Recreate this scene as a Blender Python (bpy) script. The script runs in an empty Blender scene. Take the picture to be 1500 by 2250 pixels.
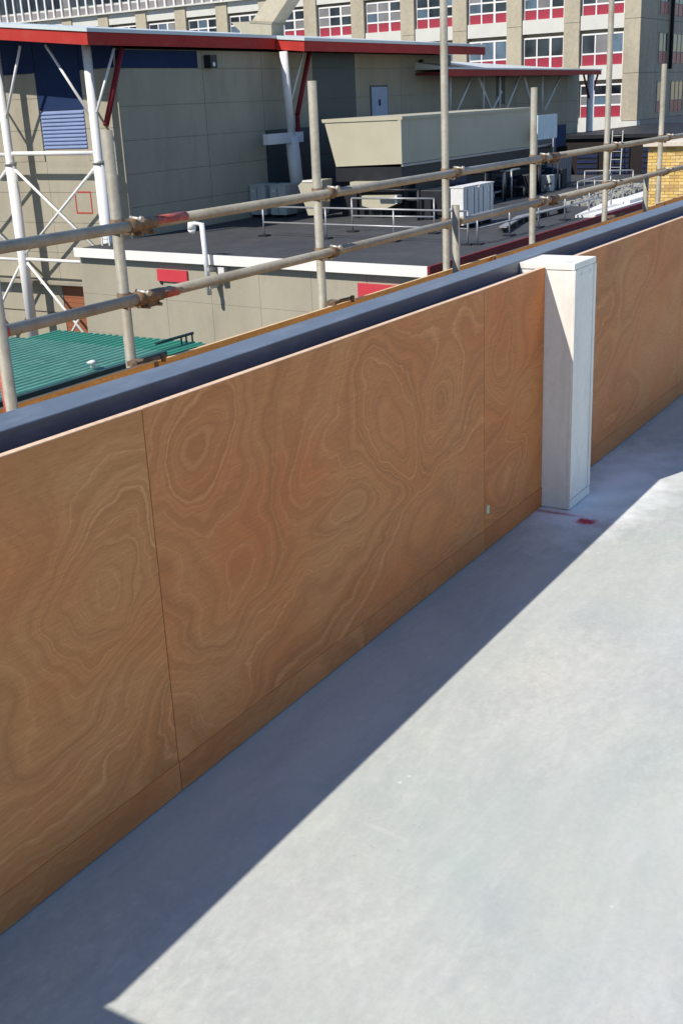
import bpy, bmesh, math, random
from mathutils import Vector, Matrix

random.seed(7)
scene = bpy.context.scene
COL = scene.collection
R = math.radians

# ------------------------------------------------------------------ camera
YAW, PITCH, ROLL = 0.5660, -0.3439, -0.0455
CAM = Vector((-2.0709, -1.8869, 1.7976))
fwd = Vector((math.cos(YAW) * math.cos(PITCH), math.sin(YAW) * math.cos(PITCH), math.sin(PITCH)))
rt = fwd.cross(Vector((0, 0, 1))).normalized()
up = rt.cross(fwd)
rt2 = rt * math.cos(ROLL) + up * math.sin(ROLL)
up2 = -rt * math.sin(ROLL) + up * math.cos(ROLL)
cam_d = bpy.data.cameras.new('camera')
cam = bpy.data.objects.new('camera', cam_d)
COL.objects.link(cam)
M = Matrix.Identity(4)
for i in range(3):
    M[i][0], M[i][1], M[i][2], M[i][3] = rt2[i], up2[i], -fwd[i], CAM[i]
cam.matrix_world = M
cam_d.sensor_fit = 'VERTICAL'
cam_d.sensor_height = 36.0
cam_d.lens = 36.0 * 2511.6 / 2250.0
cam_d.clip_end = 2000
cam_d.clip_start = 0.05
scene.camera = cam

# ------------------------------------------------------------------ light
SUN_TO = Vector((-2.6, 1.0, 2.96)).normalized()
ELEV = math.asin(SUN_TO.z)
world = bpy.data.worlds.new('World')
scene.world = world
world.use_nodes = True
wn = world.node_tree.nodes
bg = wn['Background']
sky = wn.new('ShaderNodeTexSky')
sky.sky_type = 'NISHITA'
sky.sun_disc = False
sky.sun_elevation = ELEV
sky.sun_rotation = math.atan2(-SUN_TO.x, SUN_TO.y)
sky.air_density = 1.0
sky.dust_density = 0.1
sky.ozone_density = 5.0
world.node_tree.links.new(sky.outputs[0], bg.inputs[0])
bg.inputs[1].default_value = 0.124
sun_d = bpy.data.lights.new('sun', 'SUN')
sun_d.energy = 5.0
sun_d.angle = R(0.5)
sun_d.color = (1.0, 0.935, 0.83)
sun = bpy.data.objects.new('sun', sun_d)
COL.objects.link(sun)
sun.location = (-20, 10, 25)
sun.rotation_euler = SUN_TO.to_track_quat('Z', 'Y').to_euler()
scene.view_settings.view_transform = 'Standard'
scene.view_settings.look = 'None'
scene.view_settings.exposure = 0.10
scene.view_settings.gamma = 1.0
scene.render.resolution_x = 682
scene.render.resolution_y = 1024


# ------------------------------------------------------------------ materials
class NT:
    def __init__(self, name):
        self.m = bpy.data.materials.new(name)
        self.m.use_nodes = True
        self.t = self.m.node_tree
        self.b = self.t.nodes['Principled BSDF']

    def n(self, kind, **kw):
        nd = self.t.nodes.new(kind)
        for k, v in kw.items():
            setattr(nd, k, v)
        return nd

    def l(self, a, b):
        self.t.links.new(a, b)

    def pos(self, scale=(1, 1, 1), off=(0, 0, 0), rot=(0, 0, 0)):
        g = self.n('ShaderNodeNewGeometry')
        mp = self.n('ShaderNodeMapping')
        mp.inputs['Scale'].default_value = scale
        mp.inputs['Location'].default_value = off
        mp.inputs['Rotation'].default_value = rot
        self.l(g.outputs['Position'], mp.inputs['Vector'])
        return mp.outputs[0]

    def noise(self, vec, scale, detail=3.0, rough=0.5, dist=0.0):
        nd = self.n('ShaderNodeTexNoise')
        nd.inputs['Scale'].default_value = scale
        nd.inputs['Detail'].default_value = detail
        nd.inputs['Roughness'].default_value = rough
        nd.inputs['Distortion'].default_value = dist
        self.l(vec, nd.inputs['Vector'])
        return nd.outputs['Fac']

    def math(self, op, a, b=None, c=None, clamp=False):
        nd = self.n('ShaderNodeMath', operation=op)
        nd.use_clamp = clamp
        for i, v in enumerate((a, b, c)):
            if v is None:
                continue
            if isinstance(v, (int, float)):
                nd.inputs[i].default_value = v
            else:
                self.l(v, nd.inputs[i])
        return nd.outputs[0]

    def rng(self, v, a, b, c, d):
        nd = self.n('ShaderNodeMapRange')
        nd.inputs[1].default_value = a
        nd.inputs[2].default_value = b
        nd.inputs[3].default_value = c
        nd.inputs[4].default_value = d
        self.l(v, nd.inputs[0])
        return nd.outputs[0]

    def mix(self, f, a, b, mode='MIX'):
        nd = self.n('ShaderNodeMix', data_type='RGBA', blend_type=mode)
        for s, v in ((nd.inputs[0], f), (nd.inputs[6], a), (nd.inputs[7], b)):
            if isinstance(v, (int, float)):
                s.default_value = v
            elif isinstance(v, tuple):
                s.default_value = (*v[:3], 1)
            else:
                self.l(v, s)
        return nd.outputs[2]

    def bump(self, h, strength=0.3, dist=0.01):
        nd = self.n('ShaderNodeBump')
        nd.inputs['Strength'].default_value = strength
        nd.inputs['Distance'].default_value = dist
        self.l(h, nd.inputs['Height'])
        self.l(nd.outputs[0], self.b.inputs['Normal'])

    def set(self, color=None, rough=None, metal=None, spec=None):
        for s, v in (('Base Color', color), ('Roughness', rough), ('Metallic', metal), ('Specular IOR Level', spec)):
            if v is None:
                continue
            if isinstance(v, tuple):
                self.b.inputs[s].default_value = (*v[:3], 1)
            elif isinstance(v, (int, float)):
                self.b.inputs[s].default_value = v
            else:
                self.l(v, self.b.inputs[s])
        return self.m


def weathered(name, col, rough=0.6, metal=0.0, amt=0.16, scale=1.5, stretch=(1, 1, 1), fine=0.06, fscale=30, bump=0.0, spec=0.4, dirt=None, dirt_amt=0.4):
    t = NT(name)
    a = t.noise(t.pos(stretch), scale, 4, 0.6)
    b = t.noise(t.pos(), fscale, 2, 0.5)
    f = t.math('ADD', t.rng(a, 0.25, 0.75, 1 - amt, 1 + amt), t.rng(b, 0.3, 0.7, -fine, fine))
    v = t.n('ShaderNodeCombineColor')
    for i in range(3):
        t.l(f, v.inputs[i])
    c = t.mix(1.0, tuple(col), v.outputs[0], 'MULTIPLY')
    if dirt:
        d = t.noise(t.pos(stretch, (13, 7, 3)), scale * 2.3, 5, 0.65)
        c = t.mix(t.rng(d, 0.52, 0.72, 0.0, dirt_amt), c, tuple(dirt))
    if bump:
        t.bump(b, bump, 0.004)
    return t.set(c, rough, metal, spec)


def plywood(name, seed, tint, hills):
    """rotary cut veneer: growth rings cut into flowing contours round each 'hill' of the figure"""
    t = NT(name)
    g = t.n('ShaderNodeNewGeometry')
    sp = t.n('ShaderNodeSeparateXYZ')
    t.l(g.outputs['Position'], sp.inputs[0])
    X, Z = sp.outputs[0], sp.outputs[2]
    wx = t.math('SUBTRACT', t.noise(t.pos((1, 1, 1.2), (seed * 3.1, 0, seed)), 2.4, 3, 0.5), 0.5)
    wz = t.math('SUBTRACT', t.noise(t.pos((1, 1, 1.2), (seed, 4, seed * 2.3)), 2.4, 3, 0.5), 0.5)
    X2 = t.math('ADD', X, t.math('MULTIPLY', wx, 0.42))
    Z2 = t.math('ADD', Z, t.math('MULTIPLY', wz, 0.30))
    h = t.math('SUBTRACT', t.math('MULTIPLY', Z2, 5.5), t.math('MULTIPLY', X2, 1.5))
    for cx, cz, ra, rb, rot, amp in hills:
        ca, sa = math.cos(rot), math.sin(rot)
        dx, dz = t.math('SUBTRACT', X2, cx), t.math('SUBTRACT', Z2, cz)
        a = t.math('ADD', t.math('MULTIPLY', dx, ca / ra), t.math('MULTIPLY', dz, sa / ra))
        b = t.math('ADD', t.math('MULTIPLY', dx, -sa / rb), t.math('MULTIPLY', dz, ca / rb))
        d2 = t.math('ADD', t.math('MULTIPLY', a, a), t.math('MULTIPLY', b, b))
        h = t.math('ADD', h, t.math('MULTIPLY', t.math('POWER', 2.718, t.math('MULTIPLY', d2, -1.0)), amp))
    big = t.noise(t.pos((1, 1, 1.5), (seed * 3.7, seed, seed * 5.3)), 1.3, 2, 0.45)
    h = t.math('ADD', h, t.math('MULTIPLY', big, 5.0))
    jag = t.noise(t.pos((9, 1, 42), (0, 0, seed), (0, 0.25, 0)), 1.6, 3, 0.6)
    h = t.math('ADD', h, t.math('MULTIPLY', jag, 0.30))
    fib = t.noise(t.pos((5, 1, 75), (seed, 0, seed), (0, 0.22, 0)), 2.0, 4, 0.65)

    def rings(mult, off):
        hm = t.math('ADD', t.math('MULTIPLY', h, mult), off)
        wn_ = t.n('ShaderNodeTexWhiteNoise', noise_dimensions='1D')
        t.l(t.math('FLOOR', hm), wn_.inputs['W'])
        return t.math('FRACT', hm), wn_.outputs['Value']
    fr, rnd = rings(1.30, 0.0)
    st = t.math('POWER', rnd, 1.4)
    line = t.math('MULTIPLY', t.rng(t.math('ABSOLUTE', t.math('SUBTRACT', fr, 0.5)), 0.0, 0.26, 1.0, 0.0), st)
    dark = t.math('MULTIPLY', t.math('MULTIPLY', t.rng(fr, 0.58, 0.98, 1.0, 0.0), t.rng(fr, 0.54, 0.66, 0.0, 1.0)), st)
    dark2 = t.math('MULTIPLY', t.math('MULTIPLY', t.rng(fr, 0.42, 0.02, 1.0, 0.0), t.rng(fr, 0.46, 0.34, 0.0, 1.0)), st)
    frt, tone = rings(0.75, 0.37)
    frt = t.math('ABSOLUTE', t.math('SUBTRACT', frt, 0.5))
    frf, rndf = rings(6.0, 0.3)
    fine = t.math('MULTIPLY', t.math('ABSOLUTE', t.math('SUBTRACT', frf, 0.5)), rndf)
    presence = t.rng(t.noise(t.pos((1, 1, 1), (seed * 9, 0, 2)), 2.1, 2, 0.5), 0.34, 0.58, 0.25, 1.0)
    lo = tuple(x * y for x, y in zip(tint, (0.55, 0.48, 0.42)))
    hi = tuple(min(1, x * y) for x, y in zip(tint, (1.28, 1.38, 1.46)))
    blot = t.noise(t.pos((1, 1, 1.4), (seed, 3, seed)), 1.7, 3, 0.5)
    c = t.mix(t.rng(blot, 0.3, 0.7, 0.0, 1.0), tuple(x * y for x, y in zip(tint, (1.0, 0.80, 0.68))), tuple(x * y for x, y in zip(tint, (1.0, 1.12, 1.16))))
    c = t.mix(t.math('MULTIPLY', t.rng(frt, 0.5, 0.05, 0.0, 1.0), t.math('MULTIPLY', tone, 0.55)), c, lo)
    c = t.mix(t.math('MULTIPLY', t.math('MULTIPLY', dark, presence), 0.62), c, lo)
    c = t.mix(t.math('MULTIPLY', t.math('MULTIPLY', dark2, presence), 0.62), c, lo)
    c = t.mix(t.math('MULTIPLY', t.math('MULTIPLY', line, presence), 0.66), c, hi)
    c = t.mix(t.math('MULTIPLY', fine, 0.75), c, lo)
    c = t.mix(t.rng(fib, 0.38, 0.70, 0.0, 0.40), c, lo)
    pores = t.noise(t.pos((36, 1, 240), (seed, 0, 0), (0, 0.22, 0)), 1.0, 2, 0.5)
    c = t.mix(t.rng(pores, 0.55, 0.72, 0.0, 0.34), c, lo)
    vo = t.n('ShaderNodeTexVoronoi')
    vo.inputs['Scale'].default_value = 3.1
    t.l(t.pos((1, 1, 1), (seed, 0, seed)), vo.inputs['Vector'])
    c = t.mix(t.rng(vo.outputs['Distance'], 0.012, 0.03, 0.55, 0.0), c, tuple(x * 0.35 for x in tint))
    return t.set(c, 0.62, 0, 0.3)


def concrete_floor():
    t = NT('trowelled concrete')
    big = t.noise(t.pos(), 1.0, 5, 0.6, 0.8)
    med = t.noise(t.pos((1, 1.6, 1), (4, 2, 0)), 3.2, 5, 0.62, 0.4)
    fin = t.noise(t.pos(), 55, 3, 0.6)
    c = t.mix(t.rng(big, 0.3, 0.72, 0, 1), (0.580, 0.580, 0.525), (0.430, 0.492, 0.458))
    c = t.mix(t.rng(t.noise(t.pos((1, 1, 1), (9, 5, 0)), 1.1, 3, 0.5), 0.5, 0.75, 0, 0.55), c, (0.49, 0.505, 0.525))
    c = t.mix(t.rng(med, 0.42, 0.75, 0, 0.42), c, (0.385, 0.405, 0.43))
    c = t.mix(t.rng(fin, 0.35, 0.75, 0, 0.34), c, (0.40, 0.40, 0.395))
    grit = t.noise(t.pos((1, 1.5, 1), (2, 3, 0)), 19, 5, 0.7, 0.3)
    where = t.rng(t.noise(t.pos((1, 1, 1), (17, 3, 0)), 0.9, 3, 0.5), 0.38, 0.62, 0.15, 1.0)
    c = t.mix(t.math('MULTIPLY', t.rng(grit, 0.46, 0.72, 0, 0.6), where), c, (0.37, 0.38, 0.375))
    c = t.mix(t.math('MULTIPLY', t.rng(grit, 0.46, 0.28, 0, 0.5), where), c, (0.64, 0.65, 0.62))
    arc = t.noise(t.pos((0.8, 3.2, 1), (5, 1, 0), (0, 0, -0.5)), 1.1, 6, 0.68, 0.8)
    c = t.mix(t.rng(arc, 0.50, 0.70, 0, 0.34), c, (0.64, 0.65, 0.625))
    c = t.mix(t.rng(arc, 0.46, 0.28, 0, 0.34), c, (0.38, 0.40, 0.40))
    sw = t.noise(t.pos((1.0, 2.6, 1), (2, 8, 0), (0, 0, 0.6)), 1.9, 6, 0.7, 1.4)
    c = t.mix(t.rng(sw, 0.56, 0.72, 0, 0.34), c, (0.62, 0.63, 0.63))
    # trowel scratches
    sc = t.noise(t.pos((2.0, 22, 1), (1, 1, 0), (0, 0, 0.9)), 1.5, 4, 0.6, 0.5)
    sc2 = t.noise(t.pos((20, 2, 1), (6, 1, 0), (0, 0, 0.5)), 1.5, 4, 0.6, 0.5)
    c = t.mix(t.rng(sc, 0.62, 0.74, 0, 0.22), c, (0.45, 0.45, 0.45))
    c = t.mix(t.rng(sc2, 0.64, 0.76, 0, 0.25), c, (0.63, 0.63, 0.63))
    # flecks of plaster and dark pits
    vo = t.n('ShaderNodeTexVoronoi')
    vo.inputs['Scale'].default_value = 9
    t.l(t.pos(), vo.inputs['Vector'])
    spots = t.noise(t.pos((1, 1, 1), (31, 2, 0)), 2.2, 2, 0.5)
    fl = t.math('MULTIPLY', t.rng(vo.outputs['Distance'], 0.03, 0.075, 1, 0), t.rng(spots, 0.54, 0.6, 0, 1))
    c = t.mix(t.math('MULTIPLY', fl, 0.75), c, (0.72, 0.72, 0.70))
    vo2 = t.n('ShaderNodeTexVoronoi')
    vo2.inputs['Scale'].default_value = 26
    t.l(t.pos((1, 1, 1), (3, 1, 0)), vo2.inputs['Vector'])
    pit = t.math('MULTIPLY', t.rng(vo2.outputs['Distance'], 0.05, 0.13, 1, 0), t.rng(t.noise(t.pos((1, 1, 1), (7, 7, 0)), 1.6, 2, 0.5), 0.5, 0.62, 0, 1))
    c = t.mix(t.math('MULTIPLY', pit, 0.30), c, (0.25, 0.25, 0.25))

    # plaster dust and red marking paint at the foot of the boxed post
    def blob(cx, cy, rx, ry, warp, soft, ns=7):
        g = t.n('ShaderNodeNewGeometry')
        s = t.n('ShaderNodeSeparateXYZ')
        t.l(g.outputs['Position'], s.inputs[0])
        nz = t.math('MULTIPLY', t.math('SUBTRACT', t.noise(t.pos(), ns, 4, 0.6), 0.5), warp)
        dx = t.math('DIVIDE', t.math('SUBTRACT', s.outputs[0], cx), rx)
        dy = t.math('DIVIDE', t.math('SUBTRACT', s.outputs[1], cy), ry)
        d = t.math('SQRT', t.math('ADD', t.math('MULTIPLY', dx, dx), t.math('MULTIPLY', dy, dy)))
        return t.rng(t.math('ADD', d, nz), 1 - soft, 1 + soft, 1, 0)
    dust = blob(3.00, -0.20, 0.52, 0.19, 2.0, 0.8)
    c = t.mix(t.math('MULTIPLY', dust, 0.92), c, (0.90, 0.92, 0.94))
    dust2 = blob(2.56, -0.12, 0.12, 0.19, 1.4, 0.5, 14)
    c = t.mix(t.math('MULTIPLY', dust2, 0.8), c, (0.86, 0.86, 0.88))
    sp = blob(2.515, -0.255, 0.036, 0.042, 2.2, 0.35, 28)
    c = t.mix(t.math('MULTIPLY', sp, 1.0), c, (0.55, 0.015, 0.05))
    ln = blob(2.565, -0.085, 0.015, 0.10, 2.0, 0.6, 30)
    c = t.mix(t.math('MULTIPLY', ln, 0.8), c, (0.50, 0.14, 0.17))
    ln2 = blob(2.50, -0.31, 0.05, 0.06, 2.4, 0.7, 22)
    c = t.mix(t.math('MULTIPLY', ln2, 0.3), c, (0.45, 0.12, 0.14))
    hgt = t.math('ADD', t.math('MULTIPLY', fin, 0.6), med)
    t.bump(hgt, 0.14, 0.006)
    return t.set(c, t.rng(med, 0.3, 0.7, 0.55, 0.75), 0, 0.35)


MAT = {}
MAT['floor'] = concrete_floor()
HILLS = [
    [(-0.12, 0.72, 0.30, 0.20, 0.6, 6.5), (-0.32, 0.55, 0.30, 0.16, 0.9, 3.5), (-1.0, 0.35, 0.35, 0.25, 0.2, 5.0), (0.05, 0.25, 0.25, 0.12, 0.4, -3.0), (-1.2, 0.9, 0.3, 0.15, 0.3, 4.0)],
    [(0.28, 0.90, 0.30, 0.26, 0.3, 6.5), (0.98, 0.50, 0.26, 0.13, 0.0, 5.5), (1.22, 0.83, 0.22, 0.30, 0.2, -6.0), (0.36, 0.48, 0.34, 0.16, 0.1, 4.5), (1.62, 0.72, 0.16, 0.12, 0.7, 5.0), (0.24, 0.18, 0.10, 0.12, 0.0, 3.0), (1.5, 0.35, 0.3, 0.12, 0.2, -3.0)],
    [(2.18, 0.82, 0.14, 0.20, 0.2, 5.5), (2.42, 0.55, 0.2, 0.12, 0.4, -4.0), (2.25, 0.28, 0.2, 0.14, 0.2, 4.0)],
    [(3.9, 0.80, 0.30, 0.16, 0.5, 5.0), (4.15, 0.55, 0.22, 0.22, 0.3, -5.0), (3.3, 0.5, 0.3, 0.14, 0.3, 4.0), (3.6, 0.22, 0.4, 0.12, 0.1, 3.0)],
    [(5.3, 0.7, 0.4, 0.2, 0.3, 5.0), (6.2, 0.5, 0.3, 0.2, 0.2, -4.0), (-2.6, 0.6, 0.4, 0.2, 0.3, 5.0)],
]
for i, (s, tint) in enumerate([(1.3, (0.650, 0.292, 0.112)), (2.9, (0.660, 0.272, 0.100)), (4.2, (0.670, 0.262, 0.090)), (6.1, (0.615, 0.262, 0.102)), (7.7, (0.62, 0.268, 0.104))]):
    MAT['ply%d' % i] = plywood('plywood face veneer %d' % i, s, tint, HILLS[i])
    MAT['skirt%d' % i] = plywood('shade-tinted plywood strip %d' % i, s + 0.4, tuple(x * y for x, y in zip(tint, (0.95, 0.91, 0.89))), HILLS[i][:2])  # strip tinted slightly darker, shade at the wall foot put into its colour
MAT['ply_edge'] = weathered('plywood raw edge', (0.74, 0.52, 0.36), 0.8, fine=0.12, fscale=60)
MAT['coping'] = weathered('slate blue coping metal', (0.150, 0.170, 0.200), 0.36, 0.3, 0.14, 2.2, (1, 3, 3), 0.04, 60, spec=0.5, dirt=(0.27, 0.295, 0.33), dirt_amt=0.5)
MAT['white_post'] = weathered('white primed timber', (0.82, 0.795, 0.75), 0.6, 0, 0.10, 1.2, (3, 3, 0.8), 0.03, 40, 0.1, dirt=(0.62, 0.60, 0.56), dirt_amt=0.7)
MAT['screw'] = weathered('bright screw filler', (0.85, 0.85, 0.85), 0.4)
MAT['render'] = weathered('grey parapet render', (0.40, 0.39, 0.37), 0.85, amt=0.2)
MAT['tube'] = weathered('galvanised scaffold tube', (0.31, 0.295, 0.25), 0.6, 0.1, 0.25, 3, (1, 1, 1), 0.10, 45, 0.2, dirt=(0.24, 0.185, 0.12), dirt_amt=0.65)
MAT['coupler'] = weathered('rusty coupler', (0.17, 0.125, 0.085), 0.7, 0.3, 0.4, 25, fine=0.15, fscale=120, bump=0.5, dirt=(0.33, 0.12, 0.04), dirt_amt=0.9)
MAT['steel_light'] = weathered('bare coupler steel', (0.52, 0.49, 0.44), 0.45, 0.5, 0.2, 20)
MAT['red_tape'] = weathered('worn red paint on tube', (0.40, 0.07, 0.055), 0.6, 0, 0.3, 14, dirt=(0.38, 0.33, 0.28), dirt_amt=0.9)
MAT['timber'] = weathered('orange scaffold board', (0.74, 0.42, 0.125), 0.75, 0, 0.22, 3, (1, 5, 12), 0.10, 50, 0.3, dirt=(0.52, 0.25, 0.08), dirt_amt=0.6)
MAT['timber_top'] = weathered('planed board edge', (0.70, 0.50, 0.28), 0.8, 0, 0.15, 4)
MAT['clad'] = weathered('buff cladding', (0.365, 0.336, 0.262), 0.7, 0, 0.12, 0.5, (1, 1, 0.35), 0.02, 8, dirt=(0.28, 0.25, 0.20), dirt_amt=0.5)
MAT['clad_core'] = weathered('cladding joint', (0.29, 0.265, 0.205), 0.8)
MAT['clad_blue'] = weathered('blue cladding', (0.018, 0.036, 0.098), 0.7, 0, 0.12, 0.6, spec=0.1)
MAT['louvre'] = weathered('blue louvre', (0.17, 0.23, 0.41), 0.5, 0, 0.1, 1.0)
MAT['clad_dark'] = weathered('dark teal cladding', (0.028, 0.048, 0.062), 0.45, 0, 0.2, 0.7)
MAT['fascia'] = weathered('red fascia', (0.44, 0.040, 0.034), 0.6, 0, 0.12, 0.7, spec=0.15, dirt=(0.40, 0.09, 0.06), dirt_amt=0.4)
MAT['fascia_dark'] = weathered('maroon fascia', (0.20, 0.022, 0.03), 0.6, 0, 0.15, 0.7, spec=0.15)
MAT['roof_sheet'] = weathered('pale roof sheet', (0.62, 0.68, 0.70), 0.4, 0.1, 0.06, 0.7)
MAT['white_steel'] = weathered('white painted steel', (0.78, 0.77, 0.76), 0.45, 0, 0.06, 1.2, (1, 1, 0.3))
MAT['felt'] = weathered('dark roof felt', (0.050, 0.052, 0.058), 0.85, 0, 0.22, 0.5, fine=0.08, fscale=4, dirt=(0.075, 0.075, 0.075), dirt_amt=0.6)
MAT['white_fascia'] = weathered('white trim', (0.80, 0.79, 0.77), 0.5, 0, 0.05, 1.0)
MAT['sign_red'] = weathered('red sign board', (0.55, 0.05, 0.07), 0.45, 0, 0.06, 2)
MAT['off_conc'] = weathered('office precast concrete', (0.44, 0.395, 0.305), 0.85, 0, 0.16, 0.5, (1, 1, 0.3), 0.08, 3, dirt=(0.36, 0.32, 0.25), dirt_amt=0.5)
MAT['off_white'] = weathered('white spandrel', (0.63, 0.63, 0.60), 0.7, 0, 0.06, 0.8)
MAT['frame'] = weathered('white window frame', (0.80, 0.79, 0.80), 0.5, 0, 0.03)
MAT['off_red'] = weathered('crimson infill panel', (0.34, 0.036, 0.062), 0.4, 0, 0.1, 0.6)
MAT['off_grey'] = weathered('grey infill panel', (0.26, 0.24, 0.245), 0.6, 0, 0.12, 0.7)
MAT['blind'] = weathered('window with pale blind', (0.22, 0.22, 0.23), 0.4, 0, 0.3, 0.4)
MAT['brick_a'] = weathered('yellow brick', (0.68, 0.46, 0.15), 0.85, 0, 0.14, 3, fine=0.1, fscale=25)
MAT['brick_b'] = weathered('buff brick', (0.72, 0.52, 0.22), 0.85, 0, 0.14, 3, fine=0.1, fscale=25)
MAT['brick_c'] = weathered('brown fleck brick', (0.52, 0.34, 0.14), 0.85, 0, 0.14, 3, fine=0.1, fscale=25)
MAT['mortar'] = weathered('mortar', (0.50, 0.42, 0.28), 0.9, 0, 0.1)
MAT['stone_cap'] = weathered('pale coping stone', (0.62, 0.55, 0.47), 0.8, 0, 0.1)
MAT['green'] = weathered('weathered teal sheeting', (0.085, 0.26, 0.20), 0.42, 0, 0.13, 1.2, fine=0.06, fscale=12, dirt=(0.18, 0.37, 0.31), dirt_amt=0.8)
MAT['green2'] = weathered('green sheeting', (0.035, 0.235, 0.155), 0.42, 0, 0.16, 1.2, fine=0.06, fscale=12)
MAT['green_dark'] = weathered('dark green gutter', (0.010, 0.040, 0.040), 0.5, 0, 0.2, 2)
MAT['asphalt'] = weathered('asphalt', (0.055, 0.055, 0.055), 0.9, 0, 0.2, 0.3)
MAT['ac_grey'] = weathered('grey plant casing', (0.52, 0.53, 0.51), 0.5, 0, 0.08, 1.5)
MAT['ac_white'] = weathered('white plant casing', (0.72, 0.71, 0.70), 0.45, 0, 0.05, 1.5)
MAT['cream'] = weathered('cream duct sheet', (0.47, 0.44, 0.34), 0.5, 0, 0.07, 0.8)
MAT['black'] = weathered('black plant steel', (0.018, 0.020, 0.026), 0.5, 0.1, 0.3, 1.5)
MAT['dark_blue'] = weathered('dark blue casing', (0.02, 0.03, 0.08), 0.4, 0, 0.2, 1)
MAT['galv_rail'] = weathered('galvanised guard rail', (0.36, 0.365, 0.38), 0.4, 0.4, 0.1, 2)
MAT['brown_door'] = weathered('red brown shutter', (0.29, 0.105, 0.05), 0.6, 0, 0.12, 0.8)
MAT['pale_blue'] = weathered('pale blue board', (0.60, 0.72, 0.80), 0.45, 0, 0.1, 1.2)
MAT['hatch'] = weathered('pale blue hatch', (0.33, 0.43, 0.60), 0.5, 0, 0.08, 1.2)
MAT['dark_brown'] = weathered('dark brown cladding', (0.013, 0.009, 0.009), 0.7, 0, 0.25, 0.6)
MAT['gravel'] = weathered('grey rubble', (0.30, 0.30, 0.28), 0.9, 0, 0.35, 4)
MAT['sticker'] = weathered('pale green paper label', (0.55, 0.60, 0.40), 0.6, 0, 0.25, 60)


def glass_mat():
    t = NT('dark window glass')
    a = t.noise(t.pos((1, 1, 1), (3, 0, 0)), 0.45, 2, 0.5)
    c = t.mix(t.rng(a, 0.35, 0.65, 0, 1), (0.008, 0.010, 0.018), (0.045, 0.060, 0.075))
    return t.set(c, 0.12, 0, 0.4)


MAT['glass'] = glass_mat()
MAT['glass2'] = weathered('sky lit window glass', (0.10, 0.15, 0.21), 0.15, 0, 0.5, 0.5)

# ------------------------------------------------------------------ builders
WL = {}
CACHE = {}


def link(o, parent=None, loc=(0, 0, 0)):
    loc = Vector(loc)
    COL.objects.link(o)
    if parent is not None:
        o.parent = parent
        o.location = loc - WL[parent.name]
    else:
        o.location = loc
    WL[o.name] = loc
    return o


def tag(o, label=None, cat=None, group=None, kind=None):
    if label:
        o['label'] = label
    if cat:
        o['category'] = cat
    if group:
        o['group'] = group
    if kind:
        o['kind'] = kind
    return o


def thing(name, loc, label, cat, group=None):
    o = bpy.data.objects.new(name, None)
    o.empty_display_size = 0.3
    return tag(link(o, None, loc), label, cat, group)


class MB:
    """collects shapes in world space; build() makes ONE mesh object"""
    def __init__(self):
        self.v, self.f, self.s = [], [], []

    def add(self, vs, fs, smooth=False):
        k = len(self.v)
        self.v += [Vector(v) for v in vs]
        self.f += [tuple(i + k for i in f) for f in fs]
        self.s += [smooth] * len(fs)
        return self

    def box(self, x0, x1, y0, y1, z0, z1):
        vs = [(x, y, z) for z in (z0, z1) for y in (y0, y1) for x in (x0, x1)]
        return self.add(vs, [(0, 2, 3, 1), (4, 5, 7, 6), (0, 1, 5, 4), (2, 6, 7, 3), (0, 4, 6, 2), (1, 3, 7, 5)])

    def prism(self, poly, vec):
        """planar polygon swept along vec"""
        n = len(poly)
        vec = Vector(vec)
        a = [Vector(p) for p in poly]
        nrm = Vector((0, 0, 0))
        for i in range(n):
            nrm += a[i].cross(a[(i + 1) % n])
        if nrm.dot(vec) > 0:
            a.reverse()
        vs = a + [p + vec for p in a]
        fs = [tuple(range(n)), tuple(range(2 * n - 1, n - 1, -1))]
        fs += [((i + 1) % n, i, n + i, n + (i + 1) % n) for i in range(n)]
        return self.add(vs, fs)

    def tube(self, p, q, r, seg=14, r2=None):
        p, q = Vector(p), Vector(q)
        r2 = r if r2 is None else r2
        d = (q - p).normalized()
        u = d.orthogonal().normalized()
        w = d.cross(u)
        vs = []
        for c, rr in ((p, r), (q, r2)):
            for i in range(seg):
                a = 2 * math.pi * i / seg
                vs.append(c + (u * math.cos(a) + w * math.sin(a)) * rr)
        fs = [(i, (i + 1) % seg, seg + (i + 1) % seg, seg + i) for i in range(seg)]
        self.add(vs, fs, True)
        k = len(self.v) - 2 * seg
        self.f += [tuple(k + i for i in range(seg - 1, -1, -1)), tuple(k + seg + i for i in range(seg))]
        self.s += [False, False]
        return self

    def bar(self, p, q, w, h):
        """rectangular bar between two points"""
        p, q = Vector(p), Vector(q)
        d = (q - p).normalized()
        side = d.cross(Vector((0, 0, 1)))
        if side.length < 1e-4:
            side = Vector((0, 1, 0))
        side.normalize()
        upv = side.cross(d)
        sq = [p + side * (w / 2 * a) + upv * (h / 2 * b) for a, b in ((-1, -1), (1, -1), (1, 1), (-1, 1))]
        return self.prism(sq, q - p)

    def build(self, name, mat, parent=None, bevel=0.0, seg=2):
        lo = Vector((min(v.x for v in self.v), min(v.y for v in self.v), min(v.z for v in self.v)))
        hi = Vector((max(v.x for v in self.v), max(v.y for v in self.v), max(v.z for v in self.v)))
        c = (lo + hi) / 2
        me = bpy.data.meshes.new(name)
        me.from_pydata([v - c for v in self.v], [], self.f)
        for p, s in zip(me.polygons, self.s):
            p.use_smooth = s
        if bevel:
            bm = bmesh.new()
            bm.from_mesh(me)
            es = [e for e in bm.edges if e.is_manifold and e.calc_face_angle(0) > 0.6]
            bmesh.ops.bevel(bm, geom=es, offset=bevel, segments=seg, affect='EDGES', profile=0.5)
            bm.to_mesh(me)
            bm.free()
        me.materials.append(MAT[mat])
        return link(bpy.data.objects.new(name, me), parent, c)


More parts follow.
